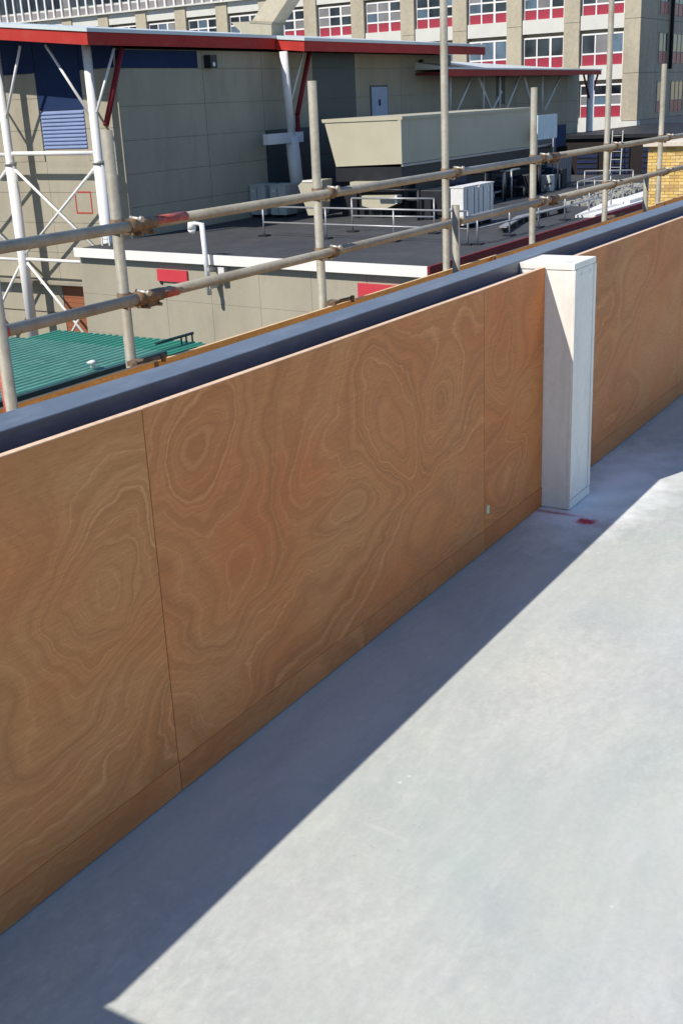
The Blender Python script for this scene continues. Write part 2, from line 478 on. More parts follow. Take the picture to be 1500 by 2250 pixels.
def box(name, x0, x1, y0, y1, z0, z1, mat, parent=None, bevel=0.0):
    key = (round(x1 - x0, 4), round(y1 - y0, 4), round(z1 - z0, 4), mat, bevel)
    c = ((x0 + x1) / 2, (y0 + y1) / 2, (z0 + z1) / 2)
    if key in CACHE:
        return link(bpy.data.objects.new(name, CACHE[key]), parent, c)
    o = MB().box(x0, x1, y0, y1, z0, z1).build(name, mat, parent, bevel)
    CACHE[key] = o.data
    return o


def tube(name, p, q, r, mat, parent=None, seg=14):
    return MB().tube(p, q, r, seg).build(name, mat, parent)


# ================================================================== SETTING
g = box('ground', -150, 260, -150, 260, -9.2, -8.0, 'asphalt')
tag(g, kind='structure')

# our own roof: the deck slab and what carries it
fl = box('floor', -9, 22, -16, 0.03, -0.30, 0.0, 'floor')
tag(fl, kind='structure')

# ---- parapet with plywood lining, skirting and metal coping
par = thing('parapet_wall', (2.5, 0.1, 0), 'plywood lined roof parapet capped with slate blue metal coping', 'wall')
box('masonry', -9, 22, 0.145, 0.200, -8.0, 1.06, 'render', par)
sheets = [(-5.6, -3.70, 3), (-3.70, -1.952, 4), (-1.686, 0.0, 0), (0.0, 2.0, 1), (2.0, 2.618, 2), (2.877, 4.75, 3), (4.75, 6.75, 4), (6.75, 8.75, 0), (8.75, 10.75, 1), (10.75, 12.75, 2)]
def ztop(x):
    return 1.0935 + max(0.0, 0.9 - x) * 0.0125


for a, b, k in sheets:
    a_, b_ = a + 0.0015, b - 0.0015
    za, zb = ztop(a), ztop(b)
    s = MB().prism([(a_, 0, 0.004), (b_, 0, 0.004), (b_, 0, zb - .002), (a_, 0, za - .002)], (0, 0.018, 0)).build('plywood_sheet', 'ply%d' % k, par)
    MB().prism([(a_, -.0006, za - .002), (b_, -.0006, zb - .002), (b_, -.0006, zb), (a_, -.0006, za)], (0, 0.0196, 0)).build('raw_edge', 'ply_edge', s)
    box('skirting_strip', a_, b_, -0.0022, 0.0, 0.004, 0.095, 'skirt%d' % k, par)
    box('timber_batten', a + 0.02, b - 0.02, 0.018, 0.119, 0.02, 0.93, 'dark_brown', par)
    box('gap_light_block', a_, b_, 0.0195, 0.1195, 1.0, 1.066, 'dark_blue', par)  # added dark filler, keeps warm bounce off the coping face
for xs_ in ([-9, -1.5, 0.5, 3.25], [3.253, 7.0], [7.003, 14]):
    vs, fs = [], []
    for x in xs_:
        e = max(0.0, 0.5 - max(x, -1.5))
        yo, dz = 0.213 + e * 0.018, e * 0.008
        vs += [(x, 0.12, 1.0), (x, 0.12, 1.117 + dz), (x, yo, 1.125 + dz), (x, yo, 1.02 + dz), (x, yo - .012, 1.02 + dz), (x, yo - .012, 1.0)]
    n, L = 6, len(xs_)
    fs = [tuple(range(n)), tuple(range(L * n - 1, L * n - n - 1, -1))]
    for r_ in range(L - 1):
        o_ = r_ * n
        fs += [(o_ + (q + 1) % n, o_ + q, o_ + n + q, o_ + n + (q + 1) % n) for q in range(n)]
    MB().add(vs, fs).build('coping', 'coping', par, 0.003)
st = box('paper_label', 2.018, 2.042, -0.0035, 0.0, 0.160, 0.196, 'sticker', par)
st['label'] = 'small pale label stuck low on the plywood'


# ---- white boxed posts standing against the parapet
def boxed_post(x0, label, dz=0.0):
    x1 = x0 + 0.255
    t = thing('boxed_post', (x0 + 0.13, -0.06, 0), label, 'post', 'white boxed posts along the parapet')
    yi = -0.133
    box('near_panel', x0, x0 + 0.018, yi + 0.012, 0.118, 0.003, 1.082, 'white_post', t, 0.0015)
    box('far_panel', x1 - 0.018, x1, yi + 0.012, 0.118, 0.003, 1.082, 'white_post', t, 0.0015)
    box('front_panel', x0 - 0.002, x1 + 0.002, yi, yi + 0.012, 0.045, 1.082, 'white_post', t, 0.002)
    box('kick_board', x0 - 0.001, x1 + 0.001, yi - 0.004, yi + 0.0115, 0.003, 0.044, 'white_post', t, 0.002)
    for e in (x0 + 0.006, x1 - 0.016):
        box('corner_bead', e - 0.008, e + 0.018, yi - 0.0045, yi, 0.048, 1.082, 'white_post', t, 0.0015)
    lid = box('lid', x0 - 0.004, x1 + 0.003, yi - 0.001, 0.119, 1.0835, 1.110, 'white_post', t, 0.002)
    for sx, sz in ((x0 + 0.085, 1.05), (x0 + 0.19, 1.052)):
        tube('screw_head', (sx, yi - 0.004, sz), (sx, yi + 0.004, sz), 0.0095, 'screw', t, 10)
    return t


boxed_post(2.62, 'white boxed timber post standing against the plywood lining')
boxed_post(-1.95, 'white boxed post nearer the viewer that casts the corner shadow')

# ================================================================== SCAFFOLD
sc = thing('scaffold', (4.5, 1.6, -8.0), 'galvanised tube scaffold with two guard rails beyond the parapet', 'scaffold')
PY = 1.60
RY = 1.548
tr = 0.0242
poles = [(0.15, 1.15, PY), (1.72, 1.73, PY), (3.32, 1.91, PY), (4.86, 3.3, PY), (6.32, 1.84, PY), (7.95, 3.3, PY), (9.50, 2.01, PY), (11.1, 2.4, PY), (12.7, 3.3, PY)]
for x, zt, y in poles:
    tube('standard', (x + random.uniform(-.006, .006), y, -8.0), (x, y, zt), tr, 'tube', sc, 16)
inner = [(0.735, 1.6, 1.30), (4.70, 1.15, 1.45), (8.62, 1.03, 1.45)]
for i, (x, zt, y) in enumerate(inner):
    p = tube('standard', (x, y, -8.0), (x, y, zt), tr, 'tube', sc, 16)
    if i == 0:
        tube('paint_streak', (x - .0125, y + .0085, 0.55), (x - .0125, y + .0085, 0.95), 0.0125, 'red_tape', p, 10)
ZU, ZL = 1.336, 1.021
for z in (ZU, ZL):
    for a, b in ((-3.0, 1.83), (1.83, 6.6), (6.6, 13.4)):
        tube('guard_rail', (a, RY, z + random.uniform(-.003, .003)), (b, RY, z + random.uniform(-.003, .003)), tr, 'tube', sc, 16)
    # sleeve coupler where two rails meet
    for j in (1.83, 6.6):
        MB().tube((j - 0.075, RY, z), (j + 0.075, RY, z), 0.0285, 12).box(j - 0.05, j + 0.05, RY - 0.010, RY + 0.010, z - 0.046, z - 0.022).tube((j - 0.04, RY - 0.028, z - 0.04), (j - 0.04, RY + 0.03, z - 0.04), 0.009, 6).tube((j + 0.04, RY - 0.028, z - 0.04), (j + 0.04, RY + 0.03, z - 0.04), 0.009, 6).build('sleeve_coupler', 'coupler', sc)
tube('painted_band', (0.62, RY, ZL), (0.98, RY, ZL), tr + 0.0012, 'red_tape', sc)
tube('painted_band', (1.90, RY, ZU), (2.12, RY, ZU), tr + 0.0012, 'red_tape', sc)
tube('painted_band', (1.90, RY, ZL), (2.02, RY, ZL), tr + 0.0012, 'red_tape', sc)


def coupler(x, z, mat):
    m = MB()
    m.tube((x, PY, z - 0.03), (x, PY, z + 0.03), 0.0305, 12)
    m.tube((x - 0.03 + 0.045, RY, z), (x + 0.03 + 0.045, RY, z), 0.031, 12)
    m.box(x - 0.018, x + 0.062, RY + 0.01, PY - 0.012, z - 0.024, z + 0.024)
    o = m.build('coupler', mat, sc)
    b = MB()
    b.tube((x + 0.045, RY - 0.05, z + 0.026), (x + 0.045, RY + 0.02, z + 0.034), 0.0075, 8)
    b.tube((x + 0.045, RY - 0.058, z + 0.026), (x + 0.045, RY - 0.045, z + 0.027), 0.014, 6)
    b.tube((x + 0.06, PY - 0.03, z - 0.034), (x + 0.01, PY + 0.03, z - 0.036), 0.0075, 8)
    b.tube((x + 0.068, PY - 0.03, z - 0.034), (x + 0.054, PY - 0.022, z - 0.034), 0.014, 6)
    b.build('bolt', 'steel_light', o)


for i, (x, zt, y) in enumerate(poles):
    for z in (ZU, ZL):
        if z < zt - 0.02:
            coupler(x, z, 'coupler')
# ledgers and short transoms that carry the boards, with base couplers on view at the board edge
tube('ledger', (-3, PY - 0.05, 0.50), (13.4, PY - 0.05, 0.50), tr, 'tube', sc)
tube('ledger', (-3, 0.42, 0.50), (13.4, 0.42, 0.50), tr, 'tube', sc)
for x, zt, y in poles:
    tube('standard', (x, 0.37, -8.0), (x, 0.37, 0.62), tr, 'tube', sc, 12)
    tube('transom', (x + 0.07, 0.30, 0.549), (x + 0.07, 1.75, 0.549), tr, 'tube', sc, 12)
for x in (1.70, 3.34, 7.98):
    MB().tube((x - .07, 1.50, .752), (x - .02, 1.54, .748), .014, 8).tube((x - .03, 1.475, .765), (x + .12, 1.485, .757), .011, 8).tube((x + .09, 1.47, .74), (x + .09, 1.47, .775), .012, 6).box(x - .035, x + .035, 1.515, 1.575, .735, .758).build('board_clamp', 'coupler', sc)

# boards: toe boards on edge and the walking boards
tb = [(-2.2, 1.735, 1.455, 1.470, 0.575, 0.760, 'orange toe board with clean pale top edge at the lower left'),
      (1.50, 5.45, 1.498, 1.513, 0.575, 0.742, 'long orange toe board running behind the coping at centre'),
      (5.30, 9.25, 1.455, 1.470, 0.575, 0.752, 'toe board behind the coping beside the yellow brick pier'),
      (9.10, 13.0, 1.498, 1.513, 0.575, 0.752, 'farthest toe board at the right edge of the scaffold')]
for x0, x1, y0, y1, z0, z1, lab in tb:
    t = thing('toe_board', ((x0 + x1) / 2, (y0 + y1) / 2, z0), lab, 'board', 'toe boards on the scaffold')
    box('board', x0, x1, y0, y1, z0, z1 - 0.004, 'timber', t, 0.002)
    box('top_edge', x0, x1, y0 - 0.0008, y1 + 0.0008, z1 - 0.004, z1, 'timber_top', t)
    for xe in (x0, x1 - 0.028):
        box('end_band', xe, xe + 0.028, y0 - 0.0016, y0 - 0.0008, z0 + 0.01, z1 - 0.006, 'coupler', t)
for k in range(4):
    y0 = 0.44 + k * 0.25
    b = box('walking_board', -2.2, 13.0, y0, y0 + 0.225, 0.5735, 0.6115, 'timber', None, 0.002)
    tag(b, 'scaffold walking board, ' + ['one closest to the parapet', 'second out from the parapet', 'third out from the parapet', 'outermost of four'][k], 'board', 'walking boards of the scaffold')

# ================================================================== HALL
HX, HY = 32.744, 29.40
hall = thing('sports_hall', (50, 36, -8.0), 'buff clad hall with red edged roofs and white tubular frames', 'building')
MB().prism([(HX + .06, HY + .06, -8), (HX + .06, 46, -8), (HX + .06, 46, 6.3), (HX + .06, HY + .06, 4.05)], (28.3, 0, 0)).build('wall_core', 'clad_core', hall)
box('wall_core', 61.05, 81.4, HY + .06, 40, -8, 3.0, 'clad_core', hall)


def zroof(y):
    return 4.14 + (y - 28.89) * 0.10


# end wall cladding panels (face -X, sunlit)
PZ = 1.18
zz = [-8.0 + PZ * k for k in range(10)]
cols = [HY + .02, 33.55, 38.3, 42.2, 46.0]
for ci in range(4):
    for z in [-7.3, -6.05, -4.75, -3.55, -2.35, -1.15, 0.05, 1.25, 2.45]:
        z1 = {-4.75: -3.55, 2.45: 3.38}.get(z, z + 1.2)
        y0, y1 = cols[ci], cols[ci + 1]
        if ci == 0 and z < -4.8:      # shutter opening below
            y1 = 30.95
        if ci == 0 and z >= 0.05:
            y1 = 31.20
        if ci == 0 and z == -4.75:
            pass
        if ci == 1 and z >= 0.05:
            y0 = 33.62
        box('cladding_panel', HX, HX + .05, y0 + .007, y1 - .007, z + .007, z1 - .007, 'clad', hall)
box('cladding_panel', HX, HX + .05, 31.2, 33.55, -0.2, 0.50, 'clad', hall)
sh = box('shutter', HX + .01, HX + .05, 30.98, 33.52, -7.3, -4.78, 'brown_door', hall)
for k in range(12):
    box('shutter_slat', HX - .005, HX + .01, 31.0, 33.5, -7.28 + k * .21, -7.28 + k * .21 + .185, 'brown_door', sh)
box('shutter_canopy', HX - .45, HX, 30.7, 46, -4.82, -4.70, 'clad_core', hall)
# blue high band and the louvre strip hanging from it
for a, b in ((HY + .03, 31.18), (33.58, 38.3), (38.3, 42.2), (42.2, 46)):
    MB().prism([(HX - .01, a + .01, 3.40), (HX - .01, b - .01, 3.40), (HX - .01, b - .01, zroof(b)), (HX - .01, a + .01, zroof(a))], (.06, 0, 0)).build('blue_panel', 'clad_blue', hall)
MB().prism([(HX - .01, 31.2, 1.98), (HX - .01, 33.56, 1.98), (HX - .01, 33.56, zroof(33.56)), (HX - .01, 31.2, zroof(31.2))], (.06, 0, 0)).build('blue_panel', 'clad_blue', hall)
lv = box('louvre_backing', HX + .02, HX + .05, 31.2, 33.56, 0.52, 1.96, 'louvre', hall)
for k in range(10):
    z = 0.54 + k * 0.143
    MB().prism([(HX - .03, 31.22, z), (HX - .03, 31.22, z + .035), (HX + .02, 31.22, z + .135), (HX + .02, 31.22, z + .10)], (0, 2.32, 0)).build('louvre_slat', 'louvre', lv)
# small red outlined square on the end wall
MB().box(HX - .012, HX - .002, 31.32, 32.2, -1.16, -1.11).box(HX - .012, HX - .002, 31.32, 32.2, -1.97, -1.92).box(HX - .012, HX - .002, 31.32, 31.37, -1.92, -1.16).box(HX - .012, HX - .002, 32.15, 32.2, -1.92, -1.16).build('red_outline', 'fascia', hall)
# corner trim
box('corner_trim', HX - .02, HX + .05, HY - .03, HY + .018, -8, 4.0, 'clad', hall)

# side wall cladding panels (face -Y, in shade)
xs = [HX + .06, 38.05, 42.25, 46.40, 50.28, 55.0, 61.0]
rows = [-3.0, -1.75, -0.5, 0.75, 2.0, 3.36]
for i in range(6):
    for j in range(5):
        box('cladding_panel', xs[i] + .012, xs[i + 1] - .012, HY, HY + .05, rows[j] + .007, rows[j + 1] - .007, 'clad_dark' if i == 3 or (i == 2 and j < 3) else 'clad', hall)  # lower panels of one column darkened to stand in for shade
for i in range(6):
    a, b = xs[i], xs[i + 1]
    if i == 0:
        a, b = HX + .06, 37.75
        box('blue_panel', a, b, HY - .01, HY + .05, 3.38, 4.02, 'clad_blue', hall)
        box('cladding_panel', b + .01, 38.04, HY, HY + .05, 3.37, 4.03, 'clad', hall)
    else:
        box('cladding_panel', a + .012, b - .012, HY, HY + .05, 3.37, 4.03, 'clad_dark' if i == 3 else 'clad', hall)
xl = [61.05, 65.5, 70.0, 74.5, 79.0, 81.4]
for i in range(5):
    for z0, z1 in ((-3.0, -1.6), (-1.6, -0.2), (-0.2, 1.2), (1.2, 2.95)):
        box('cladding_panel', xl[i] + .015, xl[i + 1] - .015, HY, HY + .05, z0 + .015, z1 - .015, 'clad', hall)
hb = MB().box(38.18, 38.62, HY - .35, HY - .002, 3.36, 3.86).build('alarm_box', 'black', hall)
MB().tube((38.4, HY - .36, 3.5), (38.4, HY - .34, 3.5), .09, 10).build('lamp', 'white_steel', hb)
ht = box('hatch', 51.78, 53.42, HY - .05, HY - .001, 1.02, 2.46, 'hatch', hall)
box('frame', 51.70, 53.50, HY - .03, HY - .0005, 0.94, 2.54, 'clad_dark', ht)
MB().box(52.5, 52.62, HY - .09, HY - .05, 1.55, 1.85).build('handle', 'clad_blue', ht)
box('dark_recess', 67.2, 68.5, HY - .02, HY - .001, 1.25, 2.9, 'black', hall)
for x, z in ((57.2, 3.66), (59.0, 3.2)):
    tube('wall_fitting', (x, HY - .2, z), (x, HY, z), .14, 'black', hall, 8)


# roofs
def roof(x0, x1, ye, zb, zt, yback, pitch, skip_end=False):
    dz = (yback - ye) * pitch
    MB().prism([(x0 + .08, ye + .08, zb + .03), (x0 + .08, yback, zb + .03 + dz), (x0 + .08, yback, zt + dz), (x0 + .08, ye + .08, zt)], (x1 - x0 - .16, 0, 0)).build('soffit', 'fascia_dark', hall)
    MB().box(x0, x1, ye, ye + .078, zb, zt).build('eave_fascia', 'fascia', hall)
    for a in (x0, x1 - .078):
        MB().prism([(a, ye + .08, zb), (a, yback, zb + dz), (a, yback, zt + dz), (a, ye + .08, zt)], (.078, 0, 0)).build('verge_fascia', 'fascia', hall)
    MB().prism([(x0 - .05, ye - .06, zt + .004), (x0 - .05, yback, zt + .004 + dz), (x0 - .05, yback, zt + .13 + dz), (x0 - .05, ye - .06, zt + .13)], (x1 - x0 + .1, 0, 0)).build('roof_sheet', 'roof_sheet', hall)


roof(30.90, 42.72, 28.89, 4.12, 4.55, 46.3, 0.10)
roof(42.76, 61.30, 27.42, 3.96, 4.37, 46.3, 0.10)
# lower far roof, rising to the hall wall
m = MB()
a0, a1, b1, b0 = (56.6, 27.4, 3.30), (80.6, 27.4, 3.20), (80.6, 29.4, 3.32), (56.6, 31.4, 4.02)
m.add([a0, a1, b1, b0, (a0[0], a0[1], 3.22), (a1[0], a1[1], 3.12), (b1[0], b1[1], 3.12), (b0[0], b0[1], 3.3)], [(0, 1, 2, 3), (4, 7, 6, 5), (0, 4, 5, 1), (1, 5, 6, 2), (2, 6, 7, 3), (3, 7, 4, 0)]).build('roof_sheet', 'roof_sheet', hall)
MB().prism([(56.6, 27.45, 2.86), (80.6, 27.45, 2.84), (80.6, 27.45, 3.115), (56.6, 27.45, 3.215)], (0, .08, 0)).build('eave_fascia', 'fascia', hall)
MB().prism([(56.65, 27.54, 3.0), (80.5, 27.54, 2.98), (80.5, HY, 2.98), (56.65, HY, 3.0)], (0, 0, .1)).build('soffit', 'fascia_dark', hall)

# white tubular frame in front of the end wall
FX = 31.90
for y in (34.70, 29.93, 39.5, 44.3):
    p = tube('frame_post', (FX, y, -8.0), (FX, y, zroof(y) - .02), 0.17, 'white_steel', hall, 20)
    tube('post_sleeve', (FX, y, -8.0), (FX, y, 0.0), 0.215, 'white_steel', p, 20)
    tube('collar', (FX, y, -0.04), (FX, y, 0.10), 0.245, 'steel_light', p, 16)
for z in (0.42, -3.74):
    for a, b in ((34.70, 29.93), (39.5, 34.70), (44.3, 39.5)):
        tube('frame_beam', (FX, a - .2, z), (FX, b + .2, z - .04), 0.085 if z > 0 else 0.065, 'white_steel', hall, 12)
for ya, yb in ((34.70, 29.93), (39.5, 34.70)):
    tube('brace', (FX, ya - .15, -.15), (FX, yb + .15, -3.6), .055, 'white_steel', hall, 10)
    tube('brace', (FX, yb + .15, -.1), (FX, ya - .15, -3.55), .055, 'white_steel', hall, 10)
    tube('brace', (FX, ya - .2, -3.9), (FX, yb + .9, -7.6), .055, 'white_steel', hall, 10)
    tube('brace', (FX, yb + .15, -3.9), (FX, ya - 1.2, -7.9), .055, 'white_steel', hall, 10)
    tube('brace', (FX - .2, ya - 1.6, 4.35), (FX, ya, 1.55), .055, 'white_steel', hall, 10)
    tube('brace', (FX - .2, yb + 1.85, 4.3), (FX, yb + .1, 1.65), .055, 'white_steel', hall, 10)
# red downpipes and stays at the two frame heads
def downpipe(x, zb, xk, yk):
    p = [(x + 1.35, yk - .25, 4.05), (x, yk - .3, 1.35)]
    mm = MB().tube(p[0], p[1], .11, 10)
    if zb < 1.0:
        mm.tube(p[1], (x - .02, yk - .3, zb), .10, 10)
    mm.build('downpipe', 'fascia_dark', hall)
    tube('stay', (xk + 1.3, yk - .2, 4.05), (xk, yk - .2, 1.82), .05, 'white_steel', hall, 10)


downpipe(31.72, 1.2, 31.40, 29.5)
downpipe(43.42, -2.6, 43.05, 28.7)
MB().tube((42.58, 28.4, 4.0), (42.86, 28.4, .45), .18, 12).tube((42.86, 28.4, .45), (43.2, 28.4, -2.85), .30, 12).build('frame_post', 'white_steel', hall)
MB().box(40.85, 43.6, 28.25, 28.55, .18, .62).build('frame_beam', 'white_steel', hall)
# frame below the far lower roof
for (xa, za, xb, zb) in [(59.25, 2.88, 59.2, 1.0), (62.0, 2.85, 60.07, 1.05), (62.9, 2.85, 64.7, 1.0), (65.95, 2.85, 65.97, 1.0), (68.9, 2.85, 67.0, 1.0), (72.63, 2.85, 72.7, .62), (75.83, 2.85, 73.1, .7), (63.6, 2.85, 63.6, .95), (69.6, 2.85, 71.0, .95), (66.2, 2.0, 64.9, 1.0)]:
    tube('strut', (xa, 28.6, za), (xb, 28.6, zb), .075, 'white_steel', hall, 8)
MB().box(64.0, 70.5, 28.5, 28.75, .84, 1.0).build('frame_beam', 'white_steel', hall)
tube('frame_post', (78.9, 27.6, -8), (78.9, 27.6, 2.86), .24, 'white_steel', hall, 14)
for dx in (-1.4, 1.4):
    tube('strut', (78.9, 27.6, 1.1), (78.9 + dx, 27.6, 2.86), .07, 'fascia_dark', hall, 8)
# service ladder on the hall corner
ld = thing('service_ladder', (31.2, 28.75, -8.0), 'thin grey ladder beside the white corner frame', 'ladder')
for y in (28.62, 28.98):
    tube('stile', (30.6, y, -8), (30.6, y, -2.4), .035, 'galv_rail', ld, 8)
for k in range(13):
    tube('rung', (30.6, 28.62, -7.7 + .42 * k), (30.6, 28.98, -7.7 + .42 * k), .02, 'galv_rail', ld, 6)

# duct on the hall roof
du = thing('roof_duct', (50, 34.8, 5.3), 'tan sheet metal duct with mitred bend on the hall roof', 'duct')
MB().prism([(50, 33.15, 7.9), (50, 31.95, 7.8), (50, 34.05, 5.72), (50, 35.35, 5.86)], (1.1, 0, 0)).build('riser', 'off_conc', du)
MB().prism([(49.98, 36.6, 5.95), (49.98, 35.36, 5.9), (49.98, 34.06, 5.76), (49.98, 34.1, 4.95), (49.98, 35.6, 5.1)], (1.14, 0, 0)).build('elbow', 'clad', du)
MB().prism([(49.95, 35.42, 5.95), (49.95, 34.0, 5.79), (49.95, 34.0, 5.68), (49.95, 35.42, 5.84)], (1.2, 0, 0)).build('flange', 'clad_core', du)

# ================================================================== ANNEX with plant deck
ZR = -2.90
an = thing('annex_building', (45, 21, -8.0), 'low flat roofed annex with white fascia and dark felt roof', 'building')
A, B = (28.20, 13.95), (29.50, 29.36)
def fx(y):
    return A[0] + (y - A[1]) * (B[0] - A[0]) / (B[1] - A[1])


MB().prism([(fx(13.95) + .25, 14.1, -8), (fx(29.3) + .25, 29.36, -8), (66, 29.36, -8), (66, 14.1, -8)], (0, 0, 4.9)).build('wall_core', 'clad_core', an)
MB().prism([(fx(13.95), 13.95, ZR - .2), (fx(29.36), 29.36, ZR - .2), (66, 29.36, ZR - .2), (66, 13.95, ZR - .2)], (0, 0, .2)).build('roof_deck', 'felt', an)
MB().prism([(fx(13.95) - .06, 13.95, -3.18), (fx(29.36) - .06, 29.36, -3.18), (fx(29.36) - .06, 29.36, -2.85), (fx(13.95) - .06, 13.95, -2.85)], (.058, 0, 0)).build('front_fascia', 'white_fascia', an)
MB().prism([(fx(13.95) - .06, 13.86, -3.30), (66, 13.86, -3.30), (66, 13.86, -2.85), (fx(13.95) - .06, 13.86, -2.85)], (0, .085, 0)).build('side_fascia', 'fascia_dark', an)
for k in range(7):
    y0, y1 = 14.1 + k * 2.18, 14.1 + (k + 1) * 2.18
    for z0, z1 in ((-4.55, -3.2), (-6.0, -4.55), (-8.0, -6.0)):
        MB().prism([(fx(y0) + .19, y0 + .005, z0 + .004), (fx(y1) + .19, y1 - .005, z0 + .004), (fx(y1) + .19, y1 - .005, z1 - .004), (fx(y0) + .19, y0 + .005, z1 - .004)], (.055, 0, 0)).build('wall_panel', 'clad', an)
sg = [(25.3, 23.85, -3.88, -3.47, 'red sign board on the annex wall beside the ladder'), (16.6, 15.0, -3.95, -3.50, 'red sign board low on the annex wall near its corner')]
for ya, yb, z0, z1, lab in sg:
    t = thing('wall_sign', (fx(ya) + .1, (ya + yb) / 2, z0), lab, 'sign', 'red boards on the annex wall')
    MB().prism([(fx(ya) + .12, ya, z0), (fx(yb) + .12, yb, z0), (fx(yb) + .12, yb, z1), (fx(ya) + .12, ya, z1)], (.06, 0, 0)).build('board', 'sign_red', t)
    box('bracket', fx(yb) + .14, fx(yb) + .185, yb + .1, yb + .2, z0 - .12, z0, 'black', t)
    box('bracket', fx(ya) + .14, fx(ya) + .185, ya - .2, ya - .1, z0 - .12, z0, 'black', t)

# security camera on a cranked pole fixed to the annex wall
cc = thing('camera_pole', (28.85, 22.5, -4.2), 'white cranked pole with a dome camera on the annex wall', 'camera')
cx = fx(22.5) - .28
tube('pole', (cx, 22.5, -4.15), (cx, 22.6, -1.78), .085, 'white_steel', cc, 12)
MB().tube((cx, 22.6, -1.82), (cx - .02, 23.0, -1.78), .06, 10).build('arm', 'white_steel', cc)
m = MB()
m.tube((cx - .02, 23.02, -2.0), (cx - .02, 23.02, -1.72), .15, 14, .11)
m.tube((cx - .02, 23.02, -2.12), (cx - .02, 23.02, -2.0), .08, 14, .15)
m.build('camera_dome', 'white_steel', cc)
for z in (-3.95, -3.35):
    box('wall_bracket', cx - .05, fx(22.5) + .19, 22.42, 22.56, z, z + .1, 'ac_grey', cc)
box('junction_box', fx(22.1) - .02, fx(22.1) + .185, 22.0, 22.25, -3.75, -3.25, 'ac_white', cc)

# cream plenum duct on legs with a long shaded flank
pl = thing('plenum_duct', (48, 24, ZR), 'long cream plenum box with slanted left side on dark legs', 'duct')
MB().prism([(41.43, 22.0, -.72), (41.43, 25.22, -.80), (41.43, 25.74, 1.09), (41.43, 22.0, 1.10)], (13.8, 0, 0)).build('casing', 'cream', pl)
MB().prism([(41.39, 21.93, 1.02), (41.39, 25.8, 1.0), (41.39, 25.84, 1.14), (41.39, 21.93, 1.15)], (13.9, 0, 0)).build('top_flange', 'cream', pl)
MB().box(41.37, 41.42, 21.97, 22.13, -.72, 1.01).build('corner_flange', 'cream', pl)
MB().box(41.4, 58.5, 21.94, 22.02, -.83, -.735).build('edge_strip', 'galv_rail', pl)
MB().box(41.5, 58.0, 22.06, 25.3, -1.42, -.84).build('support_beam', 'black', pl)
for x in (42.2, 46.0, 50.0, 54.0, 57.5):
    for y in (22.3, 25.0):
        box('leg', x - .1, x + .1, y - .1, y + .1, ZR, -1.42, 'black', pl)
sn = thing('shade_screen', (49, 22.2, ZR), 'added black panels standing in for shade under the plenum box', 'screen')  # added black panels that darken the space below the plenum
for k in range(8):
    box('shade_panel', 41.75 + k * 1.95, 41.75 + k * 1.95 + 1.92, 22.12, 22.18, ZR, -1.43, 'black', sn)
for k in range(2):
    box('shade_panel', 41.69, 41.745, 22.2 + k * 1.5, 22.2 + k * 1.5 + 1.47, ZR, -1.43, 'black', sn)
hp = thing('hopper_duct', (41, 23, ZR), 'cream duct end with pointed underside below the plenum box', 'duct')
MB().prism([(41.0, 23.75, -1.97), (41.0, 22.05, -1.95), (41.0, 22.05, -2.28), (41.0, 22.75, -2.55), (41.0, 23.05, -2.55), (41.0, 23.75, -2.38)], (.45, 0, 0)).build('hopper', 'cream', hp)
box('corner_flange', 40.97, 41.0, 22.03, 22.13, -2.28, -1.95, 'white_fascia', hp)
box('stand', 41.15, 41.35, 22.85, 22.98, ZR, -2.55, 'black', hp)
bm_ = thing('duct_lagging', (41.1, 23.5, ZR), 'short white insulated duct lying under the plenum beam', 'duct')
box('casing', 41.0, 41.44, 22.2, 24.3, -1.62, -1.40, 'cream', bm_)
box('stand', 41.1, 41.3, 24.05, 24.2, ZR, -1.62, 'black', bm_)

# dark plant under the plenum
random.seed(21)
dark_labels = ['squat black fan unit under the plenum duct, leftmost', 'black compressor under the plenum duct beside the hopper', 'dark blue casing under the plenum duct', 'black pump skid at the right end under the plenum duct', 'black cabinet standing behind the twin condensers']
for k, (x, y, w, d, h, mt) in enumerate([(42.6, 24.6, 1.6, 1.1, 1.2, 'black'), (43.2, 23.4, 1.6, 3.0, 1.4, 'black'), (46.8, 22.6, 1.8, 1.1, 1.3, 'dark_blue'), (51.5, 22.6, 2.2, 1.1, 1.25, 'black'), (42.2, 19.9, 2.2, 2.2, 1.15, 'black')]):
    t = thing('plant_unit', (x, y, ZR), dark_labels[k], 'plant unit', 'dark plant units on the annex roof')
    box('casing', x - w / 2, x + w / 2, y - d / 2, y + d / 2, ZR + .15, ZR + h, mt, t, .03)
    box('plinth', x - w / 2 + .1, x + w / 2 - .1, y - d / 2 + .1, y + d / 2 - .1, ZR, ZR + .15, 'felt', t)
    for s in (-.25, .25):
        tube('fan', (x + s * w, y, ZR + h), (x + s * w, y, ZR + h + .08), .3, 'black', t, 16)
    tube('pipe', (x - w / 2 - .06, y - .3, ZR + .4), (x + w / 2 + .3, y - .3, ZR + .42), .05, 'galv_rail', t, 8)
    box('name_plate', x - w / 2 - .012, x - w / 2, y - .12, y + .1, ZR + h * .62, ZR + h * .75, 'ac_white', t)

